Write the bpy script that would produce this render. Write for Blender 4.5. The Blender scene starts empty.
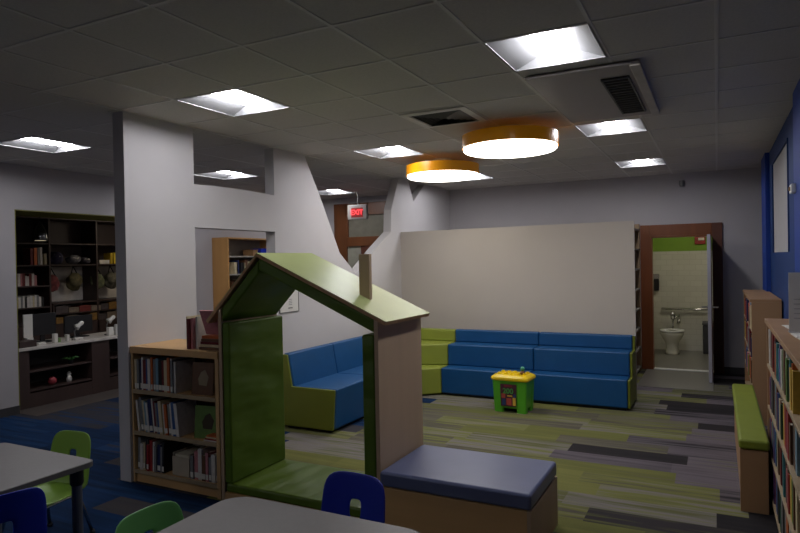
import bpy, bmesh, math, random
from mathutils import Vector, Matrix
R = random.Random(7)
PI = math.pi
SC = bpy.context.scene
COL = SC.collection

# ------------------------------------------------------------------ materials
def lin(c):
    return tuple(((v/255)/12.92 if v/255 <= .04045 else ((v/255+.055)/1.055)**2.4) for v in c) + (1,)
MATS = {}
def mat(name, rgb, rough=.6, kind=None, amt=.12, scale=8., metal=0., bump=0., bd=.01, detail=5, stretch=(1,1,1), emit=0., spec=.5, coat=0.):
    if name in MATS: return MATS[name]
    m = bpy.data.materials.new(name); m.use_nodes = True
    nt = m.node_tree; N = nt.nodes; L = nt.links
    b = N['Principled BSDF']
    b.inputs['Base Color'].default_value = lin(rgb)
    b.inputs['Roughness'].default_value = rough
    b.inputs['Metallic'].default_value = metal
    b.inputs['Specular IOR Level'].default_value = spec
    b.inputs['Coat Weight'].default_value = coat
    if emit:
        b.inputs['Emission Color'].default_value = lin(rgb); b.inputs['Emission Strength'].default_value = emit
    tc = N.new('ShaderNodeTexCoord'); mp = N.new('ShaderNodeMapping')
    L.new(tc.outputs['Object'], mp.inputs['Vector']); mp.inputs['Scale'].default_value = stretch
    nz = N.new('ShaderNodeTexNoise'); nz.inputs['Scale'].default_value = scale; nz.inputs['Detail'].default_value = detail
    L.new(mp.outputs['Vector'], nz.inputs['Vector'])
    rp = N.new('ShaderNodeValToRGB'); c = lin(rgb)
    rp.color_ramp.elements[0].position = .3; rp.color_ramp.elements[1].position = .7
    rp.color_ramp.elements[0].color = tuple(v*(1-amt) for v in c[:3])+(1,)
    rp.color_ramp.elements[1].color = tuple(min(1, v*(1+amt)) for v in c[:3])+(1,)
    L.new(nz.outputs['Fac'], rp.inputs['Fac']); L.new(rp.outputs['Color'], b.inputs['Base Color'])
    if bump:
        bp = N.new('ShaderNodeBump'); bp.inputs['Strength'].default_value = bump; bp.inputs['Distance'].default_value = bd
        L.new(nz.outputs['Fac'], bp.inputs['Height']); L.new(bp.outputs['Normal'], b.inputs['Normal'])
    MATS[name] = m
    return m

WALL = mat('wall_paint', (198,194,195), .85, amt=.02, scale=3)
WALLG = mat('wall_paint_grey', (178,174,176), .85, amt=.02, scale=3)
BEIGE = mat('wall_paint_warm', (186,178,170), .85, amt=.02, scale=2)
NAVY = mat('blue_wall_paint', (14,54,112), .6, amt=.05, scale=3)
NAVY_LIT = mat('lit_blue_paint', (10,58,148), .5, amt=.05, scale=3)  # lit copy of the wall blue: light on the pilasters put into colour
TILE = mat('ceiling_tile', (202,197,190), .9, amt=.05, scale=60, bump=.15)
TBAR = mat('ceiling_bar', (212,208,202), .5, amt=.02)
MAPLE = mat('maple', (200,162,114), .45, amt=.10, scale=5, stretch=(1,1,.12))
MAPLEH = mat('maple_horizontal', (206,164,112), .45, amt=.10, scale=5, stretch=(.15,1,1))
PINKW = mat('light_plywood', (190,163,134), .5, amt=.08, scale=5, stretch=(1,1,.1))
EDGEW = mat('plywood_edge', (196,154,112), .6, amt=.12, scale=30, stretch=(1,1,1))
MAPLER = mat('brown_maple', (160,124,90), .5, amt=.10, scale=5, stretch=(1,1,.12))
OAKW = mat('oak_side', (190,142,84), .5, amt=.1, scale=6, stretch=(1,1,.1))
WALN = mat('dark_shelf_wood', (62,46,42), .5, amt=.15, scale=6, stretch=(1,1,.15))
DOORF = mat('red_brown_frame', (118,64,30), .4, amt=.15, scale=7, stretch=(1,1,.1))
DOORD = mat('dark_and_shaded_brown', (92,50,34), .45, amt=.15, scale=7, stretch=(1,1,.1))
TIMB = mat('brown_timber_frame', (104,60,28), .45, amt=.15, scale=7, stretch=(1,1,.15))
LILAC = mat('pale_door_paint', (168,168,182), .5, amt=.03)
VGREEN = mat('green_vinyl', (84,112,16), .5, amt=.02, scale=2.6, bump=.6, bd=.05, detail=.5, stretch=(1,1.2,3.2))
VGREENS = mat('green_vinyl_seat', (88,112,26), .45, amt=.04, scale=2.4, bump=.8, bd=.07, detail=.5, stretch=(3,.9,1))
LIME = mat('lime_vinyl', (138,148,56), .5, amt=.04, scale=6, bump=.1)
OLIVE = mat('olive_vinyl', (108,116,30), .5, amt=.05, scale=6, bump=.1)
BLUEV = mat('blue_vinyl', (8,74,126), .5, amt=.05, scale=5, bump=.15)
SLATE = mat('slate_blue_vinyl', (96,104,140), .38, amt=.04, scale=5, bump=.1)
ROOFG = mat('pale_green_laminate', (172,182,120), .38, amt=.05, scale=4)
LAMIN = mat('grey_table_laminate', (128,123,121), .4, amt=.03, scale=40)
EDGEB = mat('table_edge_band', (112,108,106), .5, amt=.02)
LEGM = mat('grey_steel_leg', (100,104,116), .4, metal=.3, amt=.03)
DARKP = mat('black_plastic', (18,18,22), .45, amt=.05)
CHROME = mat('chrome', (205,205,205), .18, metal=1, amt=.02)
CHLIME = mat('lime_chair_plastic', (128,165,62), .4, amt=.03)
CHGRN = mat('apple_chair_plastic', (108,172,96), .4, amt=.03)
CHBLUE = mat('royal_chair_plastic', (22,42,165), .4, amt=.03)
WHITE = mat('white_enamel', (225,225,222), .4, amt=.01)
REFL = mat('white_reflector', (160,160,162), .35, amt=.01)
PAPER = mat('paper', (215,212,205), .8, amt=.03)
PAGES = mat('book_pages', (200,192,172), .9, amt=.1, scale=80)
GREY = mat('grey_metal', (120,120,122), .4, metal=.4, amt=.04)
VENTD = mat('vent_dark', (92,90,86), .6, amt=.05)
ACP = mat('ac_panel', (158,150,146), .5, amt=.02)
ORANGE = mat('amber_acrylic', (214,140,12), .25, amt=.03, coat=.3, emit=.07)
OLIVEP = mat('olive_wall_paint', (120,118,40), .7, amt=.05)
TAN = mat('tan_cardboard', (150,115,75), .8)
GREENT = mat('green_tub_plastic', (84,170,40), .35, amt=.03)
YELLT = mat('yellow_lid_plastic', (235,200,10), .35, amt=.03)
PORC = mat('porcelain', (222,218,200), .15, amt=.01, coat=.3)
BGREEN = mat('bath_green_paint', (122,158,48), .7, amt=.03)
VINYLF = mat('grey_vinyl_floor', (112,110,104), .3, amt=.06, scale=12)
RED = mat('red_plastic', (150,30,20), .4)
EXITR = mat('exit_red_glow', (255,70,75), .5, emit=1.3)
NUBL = mat('cobalt_plastic', (20,45,170), .4)
OFFWALL = mat('office_white_board', (205,198,190), .7)
COUNTER = mat('pale_counter', (205,198,190), .35)
PINKT = mat('grey_baseboard', (60,58,60), .6)
def emis(name, rgb, s):
    m = bpy.data.materials.new(name); m.use_nodes = True; N = m.node_tree.nodes
    N.remove(N['Principled BSDF']); e = N.new('ShaderNodeEmission'); e.inputs[0].default_value = lin(rgb); e.inputs[1].default_value = s
    # very slight procedural unevenness of the diffuser
    nz = N.new('ShaderNodeTexNoise'); nz.inputs['Scale'].default_value = 30
    mx = N.new('ShaderNodeMath'); mx.operation = 'MULTIPLY_ADD'; mx.inputs[1].default_value = .02*s; mx.inputs[2].default_value = s
    m.node_tree.links.new(nz.outputs['Fac'], mx.inputs[0]); m.node_tree.links.new(mx.outputs[0], e.inputs[1])
    m.node_tree.links.new(e.outputs[0], N['Material Output'].inputs[0]); return m
LENS = emis('troffer_lens', (250,250,255), 42)
DRUML = emis('drum_diffuser', (255,248,236), 7)
OFFL = emis('pendant_bulb', (255,235,200), .4)
BATHL = emis('bath_lamp', (255,244,222), 20)

OFFCL = emis('office_fill_lamp', (255,240,215), 16)
BOOKC = {'white':(205,200,195),'cream':(200,185,150),'red':(150,35,35),'dark red':(105,24,28),'orange':(190,95,40),'navy blue':(32,42,85),
 'blue':(45,80,135),'light blue':(110,145,165),'black':(28,28,30),'grey':(120,120,122),'dark green':(40,75,50),'green':(95,125,60),
 'yellow':(200,170,70),'brown':(98,66,45),'teal':(40,105,110),'pink':(185,120,125),'purple':(80,50,95)}
def bookmat(c): return mat('book_'+c.replace(' ', '_'), BOOKC[c], .5, amt=.12, scale=25)

# ------------------------------------------------------------------ mesh helpers
class MB:
    def __init__(s): s.v=[]; s.f=[]; s.mi=[]
    def add(s, vs, fs, mi=0):
        n=len(s.v); s.v += [Vector(v) for v in vs]; s.f += [[i+n for i in f] for f in fs]; s.mi += [mi]*len(fs); return s
    def box(s, x0,x1,y0,y1,z0,z1, mi=0):
        v=[(x,y,z) for z in (z0,z1) for y in (y0,y1) for x in (x0,x1)]
        return s.add(v,[(0,2,3,1),(4,5,7,6),(0,1,5,4),(2,6,7,3),(0,4,6,2),(1,3,7,5)],mi)
    def prism(s, pts, ax, a, b, mi=0):
        def P(p,t): return {'x':(t,p[0],p[1]),'y':(p[0],t,p[1]),'z':(p[0],p[1],t)}[ax]
        n=len(pts); v=[P(p,a) for p in pts]+[P(p,b) for p in pts]
        f=[list(range(n))[::-1], list(range(n,2*n))]+[(i,(i+1)%n,n+(i+1)%n,n+i) for i in range(n)]
        return s.add(v,f,mi)
    def tube(s, path, r, n=10, mi=0, caps=True):
        path=[Vector(p) for p in path]; rs=r if isinstance(r,(list,tuple)) else [r]*len(path)
        base=len(s.v); vs=[]; fs=[]
        up=None
        for i,p in enumerate(path):
            d=(path[min(i+1,len(path)-1)]-path[max(i-1,0)]).normalized()
            if up is None:
                up=Vector((0,0,1)) if abs(d.z)<.9 else Vector((1,0,0))
            a=d.cross(up).normalized(); b=a.cross(d).normalized(); up=b
            for k in range(n):
                t=2*PI*k/n; vs.append(p+(a*math.cos(t)+b*math.sin(t))*rs[i])
        for i in range(len(path)-1):
            for k in range(n): fs.append((i*n+k,i*n+(k+1)%n,(i+1)*n+(k+1)%n,(i+1)*n+k))
        if caps: fs.append(tuple(range(n))[::-1]); fs.append(tuple((len(path)-1)*n+k for k in range(n)))
        return s.add(vs,fs,mi)
    def lathe(s, prof, c=(0,0,0), n=32, mi=0, sx=1, sy=1):
        vs=[];fs=[]
        for r,z in prof:
            for k in range(n):
                t=2*PI*k/n; vs.append((c[0]+r*math.cos(t)*sx,c[1]+r*math.sin(t)*sy,c[2]+z))
        for i in range(len(prof)-1):
            for k in range(n): fs.append((i*n+k,i*n+(k+1)%n,(i+1)*n+(k+1)%n,(i+1)*n+k))
        fs.append(tuple(range(n))[::-1]); fs.append(tuple((len(prof)-1)*n+k for k in range(n)))
        return s.add(vs,fs,mi)
    def xf(s, M):
        s.v=[M@v for v in s.v]; return s

def worldloc(o):
    v=Vector((0,0,0))
    while o: v+=Vector(o.location); o=o.parent
    return v
def obj(name, mb, m, parent=None, bev=0, seg=2, smooth=False, sub=0, label=None, local=False, recalc=True):
    me=bpy.data.meshes.new(name)
    vs=mb.v
    if parent:
        off=Vector((0,0,0)) if local else worldloc(parent)
        loc=Vector((0,0,0))
    else:
        if local: off=Vector((0,0,0)); loc=off
        else:
            xs=[v.x for v in vs]; ys=[v.y for v in vs]; zs=[v.z for v in vs]
            off=Vector(((min(xs)+max(xs))/2,(min(ys)+max(ys))/2,min(zs))); loc=off
    me.from_pydata([tuple(v-off) for v in vs],[],mb.f)
    ms=m if isinstance(m,(list,tuple)) else [m]
    for q in ms: me.materials.append(q)
    for i,p in enumerate(me.polygons): p.material_index=mb.mi[i]; p.use_smooth=smooth or bev>0
    if recalc:
        bm=bmesh.new(); bm.from_mesh(me); bmesh.ops.recalc_face_normals(bm, faces=bm.faces); bm.to_mesh(me); bm.free()
    me.update()
    o=bpy.data.objects.new(name,me); COL.objects.link(o); o.location=loc
    if parent: o.parent=parent
    if bev:
        b=o.modifiers.new('bevel','BEVEL'); b.width=bev; b.segments=seg; b.limit_method='ANGLE'; b.angle_limit=math.radians(35); b.harden_normals=True
    if sub:
        b=o.modifiers.new('sub','SUBSURF'); b.levels=sub; b.render_levels=sub
    if label: o['label']=label
    return o
def tag(o, label, cat, group=None):
    o['label']=label; o['category']=cat
    if group: o['group']=group
    return o
def thing(name, label, cat, loc=(0,0,0), rz=0, group=None):
    o=bpy.data.objects.new(name,None); COL.objects.link(o); o.location=loc; o.rotation_euler=(0,0,rz); o.empty_display_size=.1
    return tag(o,label,cat,group)
def struct(name, mb, m, parent=None, **k):
    o=obj(name,mb,m,parent,**k)
    if not parent: o['kind']='structure'
    return o
def dup(root, loc, rz=None, label=None, group=None):
    r=root.copy(); COL.objects.link(r); r.location=loc
    if rz is not None: r.rotation_euler=(0,0,rz)
    if label: r['label']=label
    if group: r['group']=group
    for ch in list(root.children):
        c=ch.copy(); COL.objects.link(c); c.parent=r
        for g in list(ch.children):
            d=g.copy(); COL.objects.link(d); d.parent=c
    return r
def text_mesh(name, s, size, m, parent, M, depth=.002, label=None):
    cu=bpy.data.curves.new(name,'FONT'); cu.body=s; cu.size=size; cu.align_x='CENTER'; cu.align_y='CENTER'; cu.extrude=depth; cu.offset=size*.02
    t=bpy.data.objects.new(name,cu); COL.objects.link(t); dg=bpy.context.evaluated_depsgraph_get()
    me=bpy.data.meshes.new_from_object(t.evaluated_get(dg)); bpy.data.objects.remove(t); bpy.data.curves.remove(cu)
    me.transform(M); me.materials.clear(); me.materials.append(m)
    o=bpy.data.objects.new(name,me); COL.objects.link(o); o.parent=parent
    if label: o['label']=label
    return o

OY0_,OY1_=4.6,7.05
H=3.04; XL=-7.6; XR=.60; YB=10.45; YN=-3.2; XP=-4.3
# ------------------------------------------------------------------ carpet
def carpet():
    m=bpy.data.materials.new('plank_carpet'); m.use_nodes=True; nt=m.node_tree; N=nt.nodes; L=nt.links; b=N['Principled BSDF']
    b.inputs['Roughness'].default_value=.95; b.inputs['Specular IOR Level'].default_value=.15
    g=N.new('ShaderNodeNewGeometry'); sp=N.new('ShaderNodeSeparateXYZ'); L.new(g.outputs['Position'],sp.inputs[0])
    def M(op,a,c=None,d=None):
        n=N.new('ShaderNodeMath'); n.operation=op
        for i,v in enumerate((a,c,d)):
            if v is None: continue
            if isinstance(v,(int,float)): n.inputs[i].default_value=v
            else: L.new(v,n.inputs[i])
        return n.outputs[0]
    X,Y=sp.outputs[0],sp.outputs[1]
    ROW=.25
    row=M('FLOOR',M('DIVIDE',Y,ROW))
    wn=N.new('ShaderNodeTexWhiteNoise'); wn.noise_dimensions='1D'; L.new(row,wn.inputs['W'])
    xs=M('ADD',X,wn.outputs['Value']); col=M('FLOOR',xs)
    cmb=N.new('ShaderNodeCombineXYZ'); L.new(col,cmb.inputs[0]); L.new(row,cmb.inputs[1])
    w2=N.new('ShaderNodeTexWhiteNoise'); w2.noise_dimensions='3D'; L.new(cmb.outputs[0],w2.inputs['Vector'])
    sc=N.new('ShaderNodeSeparateColor'); L.new(w2.outputs['Color'],sc.inputs[0])
    r1,r2,r3=sc.outputs
    cx=M('ADD',M('SUBTRACT',col,wn.outputs['Value']),.5)
    zc=M('MULTIPLY_ADD',M('SUBTRACT',r1,.5),1.5,cx)
    dark=M('GREATER_THAN',zc,-.7)
    blue=M('LESS_THAN',M('SUBTRACT',M('MULTIPLY_ADD',M('SUBTRACT',r1,.5),.9,cx),M('MAXIMUM',M('SUBTRACT',4.0,M('MULTIPLY',row,.25)),0)),-3.75)
    # within a plank: colour drifts in thin streaks
    mp=N.new('ShaderNodeMapping'); mp.inputs['Scale'].default_value=(1.1,17,1); L.new(g.outputs['Position'],mp.inputs[0])
    nz=N.new('ShaderNodeTexNoise'); nz.inputs['Scale'].default_value=1; nz.inputs['Detail'].default_value=3; L.new(mp.outputs[0],nz.inputs['Vector'])
    st=M('MULTIPLY',M('SUBTRACT',nz.outputs['Fac'],.5),.75)
    # two half-width strips per plank drift a little
    def ramp(src,cols):
        r=N.new('ShaderNodeValToRGB'); r.color_ramp.interpolation='LINEAR'; e=r.color_ramp.elements
        while len(e)<len(cols): e.new(.5)
        for i,(p,c) in enumerate(cols): e[i].position=p; e[i].color=lin(c)
        L.new(src,r.inputs['Fac']); return r.outputs['Color']
    f=M('ADD',r2,st)
    G=ramp(f,[(0,(122,122,70)),(.25,(104,106,60)),(.4,(108,104,88)),(.55,(88,84,78)),(.7,(118,120,66)),(.85,(128,122,122)),(1,(100,102,66))])
    D=ramp(f,[(0,(52,48,50)),(.35,(40,38,42)),(.5,(92,86,92)),(.7,(112,104,112)),(.85,(96,98,60)),(1,(58,54,58))])
    B=ramp(f,[(0,(22,52,92)),(.35,(14,36,66)),(.55,(22,56,98)),(.62,(28,62,104)),(.70,(60,60,68)),(1,(74,70,72))])
    def mix(fac,a,c):
        n=N.new('ShaderNodeMix'); n.data_type='RGBA'; L.new(fac,n.inputs['Factor']); L.new(a,n.inputs[6]); L.new(c,n.inputs[7]); return n.outputs[2]
    c=mix(blue,mix(dark,G,D),B)
    fn=N.new('ShaderNodeTexNoise'); fn.inputs['Scale'].default_value=220; L.new(g.outputs['Position'],fn.inputs['Vector'])
    hs=N.new('ShaderNodeMix'); hs.data_type='RGBA'; hs.blend_type='MULTIPLY'; hs.inputs['Factor'].default_value=.5
    L.new(c,hs.inputs[6]); rr=ramp(fn.outputs['Fac'],[(.3,(170,170,170)),(.7,(255,255,255))]); L.new(rr,hs.inputs[7])
    L.new(hs.outputs[2],b.inputs['Base Color'])
    bp=N.new('ShaderNodeBump'); bp.inputs['Strength'].default_value=.3; bp.inputs['Distance'].default_value=.004
    L.new(fn.outputs['Fac'],bp.inputs['Height']); L.new(bp.outputs[0],b.inputs['Normal'])
    return m
CARPET=carpet()
def bricktile(name,rgb,mortar,bw,bh):
    m=bpy.data.materials.new(name); m.use_nodes=True; N=m.node_tree.nodes; L=m.node_tree.links; b=N['Principled BSDF']; b.inputs['Roughness'].default_value=.25
    g=N.new('ShaderNodeNewGeometry'); sp=N.new('ShaderNodeSeparateXYZ'); L.new(g.outputs['Position'],sp.inputs[0])
    ad=N.new('ShaderNodeMath'); L.new(sp.outputs[0],ad.inputs[0]); L.new(sp.outputs[1],ad.inputs[1])
    cb=N.new('ShaderNodeCombineXYZ'); L.new(ad.outputs[0],cb.inputs[0]); L.new(sp.outputs[2],cb.inputs[1])
    br=N.new('ShaderNodeTexBrick'); L.new(cb.outputs[0],br.inputs['Vector']); br.inputs['Scale'].default_value=1
    br.inputs['Brick Width'].default_value=bw; br.inputs['Row Height'].default_value=bh; br.inputs['Mortar Size'].default_value=.004
    br.inputs['Color1'].default_value=lin(rgb); br.inputs['Color2'].default_value=lin(tuple(v-6 for v in rgb)); br.inputs['Mortar'].default_value=lin(mortar)
    L.new(br.outputs['Color'],b.inputs['Base Color'])
    bp=N.new('ShaderNodeBump'); bp.inputs['Strength'].default_value=.4; bp.inputs['Distance'].default_value=.003; bp.invert=True
    L.new(br.outputs['Fac'],bp.inputs['Height']); L.new(bp.outputs[0],b.inputs['Normal'])
    return m
BTILE=bricktile('white_wall_tile',(206,204,192),(190,187,174),.20,.10)

# ------------------------------------------------------------------ shell
f=MB().box(XL-.15,XR,YN,YB,-.1,0); struct('floor',f,CARPET)
f=MB().box(-11,XL-.15,2.5,9.5,-.1,0).box(XL-.15,-7.25,OY0_,OY1_,-.002,.003); struct('floor',f,mat('office_vinyl_plank',(84,76,72),.5,amt=.12,scale=4,stretch=(.3,3,1)))
f=MB().box(-1.5,.9,YB,12.95,-.1,0); struct('floor',f,VINYLF)
tag(obj('floor_tile_patch',MB().box(-1.0,-.06,9.02,YB,0,.004),VINYLF,bev=.002),'grey vinyl floor patch set into the carpet before the restroom door','floor patch')

# ceiling with light cut-outs, T-bar grid
U0,V0=-1.205,3.467
def gx(u): return U0+u*.61          # measured tile units
def gy(v): return V0+v*.61
cells=[]                             # (x0,x1,y0,y1) light cut-outs
XZ=XP-.125
usR=sorted([U0+.62*k for k in range(-5,0) if U0+.62*k>XZ+.05]+[U0,U0+.61,U0+1.22])
vsR=[V0+.65*k for k in range(-16,11) if YN+.05<V0+.65*k<YB-.05]
usL=[-7.15,-6.52,-5.87,-5.22]
vsL=[3.73+.67*k for k in range(-16,11) if YN+.05<3.73+.67*k<YB-.05]
lightpos=[(U0,V0),(U0,V0+2.6),(U0,V0+5.2),(U0-2.48,V0),(U0-2.48,V0+2.6),(-6.52,3.73),(-6.52,6.41),(-6.52,9.09),(U0-2.48,V0+5.2),(U0-2.48,V0-3.9),(-6.52,3.73-5.36)]
cut=set((round(x,3),round(y,3)) for x,y in lightpos)
cutsz={}
c=MB()
for xs_,ys_ in (([XL]+usL+[XZ],[YN]+vsL+[YB]),([XZ]+usR+[XR],[YN]+vsR+[YB])):
    for i in range(len(xs_)-1):
        for j in range(len(ys_)-1):
            if (round(xs_[i],3),round(ys_[j],3)) in cut:
                cutsz[(round(xs_[i],3),round(ys_[j],3))]=(xs_[i+1]-xs_[i],ys_[j+1]-ys_[j]); continue
            c.box(xs_[i],xs_[i+1],ys_[j],ys_[j+1],H,H+.02)
    for x in xs_[1:-1]:
        for j in range(len(ys_)-1): c.box(x-.011,x+.011,ys_[j]+.011,ys_[j+1]-.011,H-.004,H+.001,1)
    for y in ys_[1:-1]: c.box(xs_[0],xs_[-1],y-.011,y+.011,H-.004,H+.001,1)
struct('ceiling',c,[TILE,TBAR])
struct('ceiling',MB().box(XL-.2,XR+.3,YN-.2,YB,H+.25,H+.35),TILE)   # slab above the tiles

# left wall with wide opening
OY0,OY1,OZ=4.60,7.05,2.49
w=MB().box(XL-.15,XL,YN,OY0,0,H+.25).box(XL-.15,XL,OY1,YB,0,H+.25).box(XL-.15,XL,OY0,OY1,OZ,H+.25)
struct('wall_left',w,WALLG)
o=MB().box(XL-.149,XL-.001,OY0,OY0+.012,0,OZ).box(XL-.149,XL-.001,OY1-.012,OY1,0,OZ).box(XL-.80,XL-.001,OY0+.012,OY1-.012,OZ-.012,OZ)
struct('trim_1',o,OLIVEP)
# back wall with restroom door hole
DX0,DX1,DZ=-.93,-.06,2.09
w=MB().box(XL-.15,DX0,YB,YB+.15,0,H+.25).box(DX1,XR+.3,YB,YB+.15,0,H+.25).box(DX0,DX1,YB,YB+.15,DZ,H+.25)
struct('wall_back',w,WALLG)
struct('wall_near',MB().box(XL-.15,XR+.3,YN-.15,YN,0,H+.25),WALLG)
# right wall: blue with recessed shade window
WY0,WY1,WZ0,WZ1=6.75,8.5,1.79,2.82
w=MB().box(XR,XR+.15,YN,WY0,0,H+.25).box(XR,XR+.15,WY1,YB,0,H+.25).box(XR,XR+.15,WY0,WY1,0,WZ0).box(XR,XR+.15,WY0,WY1,WZ1,H+.25)
struct('wall_right',w,NAVY)
wi=struct('window_1',MB().box(XR+.005,XR+.06,WY0,WY1,WZ0,WZ1),mat('roller_shade_cloth',(178,176,178),.8,amt=.03))
struct('window_frame',MB().box(XR-.012,XR+.005,WY1,WY1+.05,WZ0,WZ1).box(XR-.012,XR+.005,WY0-.02,WY0,WZ0,WZ1).box(XR-.012,XR+.005,WY0-.02,WY1+.05,WZ1,WZ1+.02),NAVY,wi)
struct('trim_2',MB().box(XR-.05,XR,9.0,9.7,0,H),NAVY_LIT,bev=.004)
struct('trim_3',MB().box(XR-.05,XR,4.9,5.8,0,H),NAVY_LIT,bev=.004)
# baseboards
struct('baseboard_back',MB().box(XP,-1.07,YB-.015,YB,0,.1).box(.08,XR,YB-.015,YB,0,.1),PINKT)
struct('baseboard_left',MB().box(XL,XL+.015,YN,OY0,0,.1).box(XL,XL+.015,OY1,YB,0,.1),PINKT)
struct('baseboard_right',MB().box(XR-.012,XR,YN,4.9,0,.1).box(XR-.012,XR,5.8,9.0,0,.1).box(XR-.012,XR,9.7,YB-.015,0,.1),PINKT)

# tree shaped partition
XB=XP-.125; Y0=3.5
p=MB()
p.prism([(Y0,0),(4.26,0),(4.26,H),(Y0,H)],'x',XB,XP)
arc=[(4.26,2.52),(4.5,2.528),(4.75,2.53),(5.0,2.528),(5.2,2.524),(5.43,2.515)]
p.prism([(4.26,2.12),(5.43,2.12)]+arc[::-1],'x',XB,XP)
p.prism([(4.26,0),(5.43,0),(5.43,1.12),(4.26,1.12)],'x',XB,XP)
p.prism([(5.43,0),(7.13,0),(7.13,1.61),(6.73,1.89),(6.31,2.58),(6.07,2.93),(6.0,H),(5.43,H)],'x',XB,XP)
p.prism([(7.13,0),(YB,0),(YB,H),(9.38,H),(8.94,2.72),(8.75,H),(8.43,H),(8.17,2.54),(8.14,2.21),(7.7,1.97),(7.25,1.70),(7.13,1.61)],'x',XB,XP)
struct('wall_tree_cutout',p,WALL)
# beige low wall behind the stepped seating
struct('wall_beige_low',MB().prism([(XP,8.46),(-.9,8.12),(-.9,8.15),(XP,8.49)],'z',0,2.215),BEIGE)

# office beyond opening
OX=-10.0
struct('wall_office',MB().box(OX-.1,OX,2.5,9.5,0,2.75).box(OX,XL-.15,2.4,2.5,0,2.75).box(OX,XL-.15,9.5,9.6,0,2.75),WALLG)
struct('ceiling_office',MB().box(OX,XL-.15,2.5,9.5,2.66,2.75),TILE)

# restroom beyond door
RY=12.75
w=MB().box(-1.45,.8,RY,RY+.1,0,1.86).box(-1.55,-1.45,YB+.15,RY,0,1.86).box(.8,.9,YB+.15,RY,0,1.86)
struct('wall_restroom_tile',w,BTILE)
w=MB().box(-1.45,.8,RY,RY+.1,1.86,2.7).box(-1.55,-1.45,YB+.15,RY,1.86,2.7).box(.8,.9,YB+.15,RY,1.86,2.7)
struct('wall_restroom_green',w,BGREEN)
struct('ceiling_restroom',MB().box(-1.55,.9,YB+.15,RY+.1,2.7,2.75),TILE)

# ------------------------------------------------------------------ restroom door frame + leaf
fr=MB()
fr.box(-1.07,DX0,YB-.03,YB,0,DZ+.17).box(DX0,-.06,YB-.03,YB,DZ,DZ+.17)
fr.box(DX0-.001,DX0+.03,YB-.03,YB+.15,0,DZ).box(DX0+.03,DX1,YB-.03,YB+.15,DZ-.03,DZ)
d1=struct('door_1',fr,DOORF,bev=.004)
struct('side_frame',MB().box(-.06,.08,YB-.03,YB,0,DZ+.17),DOORD,d1,bev=.004)  # same brown as the frame, its shade put into a darker colour
struct('threshold',MB().box(DX0+.03,DX1,YB+.02,YB+.12,0,.012),WHITE,d1)
leaf=struct('door_leaf',MB().box(-.118,-.074,YB-.9,YB-.035,.01,DZ-.03),LILAC,d1,bev=.002)
# dark veneer face of leaf towards the wall
struct('door_face',MB().box(-.074,-.066,YB-.89,YB-.04,.02,DZ-.04),DOORD,d1)
hd=MB()
for sx,x0 in ((-1,-.118),(1,-.066)):
    hd.tube([(x0,YB-.83,1.05),(x0+sx*.07,YB-.83,1.05)],.014); hd.tube([(x0+sx*.07,YB-.83,1.05),(x0+sx*.075,YB-.71,1.05)],.011)
    hd.lathe([(.028,-.0),(.028,.008)],(0,0,0),16)
    k=len(hd.v)-32
    for i in range(k,len(hd.v)):
        v=hd.v[i]; hd.v[i]=Vector((x0+sx*v.z,YB-.83+v.x,1.05+v.y))
struct('door_handle',hd,CHROME,d1)

# restroom things
t=thing('toilet','white wall-side toilet with open seat seen through the restroom doorway','toilet',(-.74,12.25,0))
prof=[(.12,0),(.115,.04),(.10,.12),(.11,.2),(.16,.28),(.195,.35),(.2,.40),(.18,.405),(.15,.40)]
b=MB().lathe(prof,(-.74,12.25,0),28,0,1,1.25); b.box(-.82,-.66,12.4,12.7,0,.36)
obj('bowl',b,PORC,t,smooth=True)
s_=MB()
n=32; vs=[];fs=[]
for r,z in ((.205,.41),(.205,.435),(.125,.435),(.125,.41)):
    for k in range(n): vs.append((-.74+r*math.cos(2*PI*k/n),12.25+r*1.3*math.sin(2*PI*k/n),z))
for i in range(4):
    for k in range(n): fs.append((i*n+k,i*n+(k+1)%n,((i+1)%4)*n+(k+1)%n,((i+1)%4)*n+k))
s_.add(vs,fs); obj('seat',s_,WHITE,t,smooth=True)
obj('flush_valve',MB().tube([(-.74,12.55,.36),(-.74,12.55,.62),(-.64,12.55,.66),(-.64,12.74,.66)],.02).lathe([(.04,.60),(.045,.7),(.03,.74)],(-.74,12.55,0),16).lathe([(.03,.52),(.03,.6)],(-.64,12.6,0),12),CHROME,t,smooth=True)
g=MB().tube([(-.93,RY,.78),(-.93,RY-.07,.78),(.3,RY-.07,.78),(.3,RY,.78)],.02,12)
tag(obj('grab_bar',g,CHROME,smooth=True),'long steel grab bar on the tiled wall above the toilet','grab bar')
t=thing('waste_bin','dark grey waste bin standing against the restroom tiles, half hidden by the door','bin',(-.12,12.5,0))
obj('body',MB().prism([(-.24,12.36),(.02,12.36),(.02,12.68),(-.24,12.68)],'z',0,.52),mat('dark_grey_plastic',(52,52,54),.5),t,bev=.02)
obj('lid',MB().box(-.25,.03,12.35,12.69,.52,.57),mat('grey_plastic',(84,84,86),.5),t,bev=.01)
t=thing('fire_alarm','red fire alarm strobe on the green band of the restroom wall','alarm',(-.24,RY,2.0))
obj('plate',MB().box(-.36,-.18,RY-.04,RY,1.98,2.16),RED,t,bev=.006)
obj('strobe',MB().box(-.30,-.20,RY-.06,RY-.04,2.05,2.10),mat('strobe_lens',(220,215,205),.2),t,bev=.006)
t=thing('soap_dispenser','small chrome and black dispenser on the restroom wall left of the toilet','dispenser',(-1.02,RY,1.2))
obj('tank',MB().box(-1.07,-.98,RY-.09,RY,1.12,1.34),DARKP,t,bev=.01)
obj('cover',MB().box(-1.075,-.975,RY-.1,RY,1.34,1.44),CHROME,t,bev=.01)
t=thing('ceiling_light','round lamp on the restroom ceiling','light',(-.3,11.3,2.6))
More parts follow.
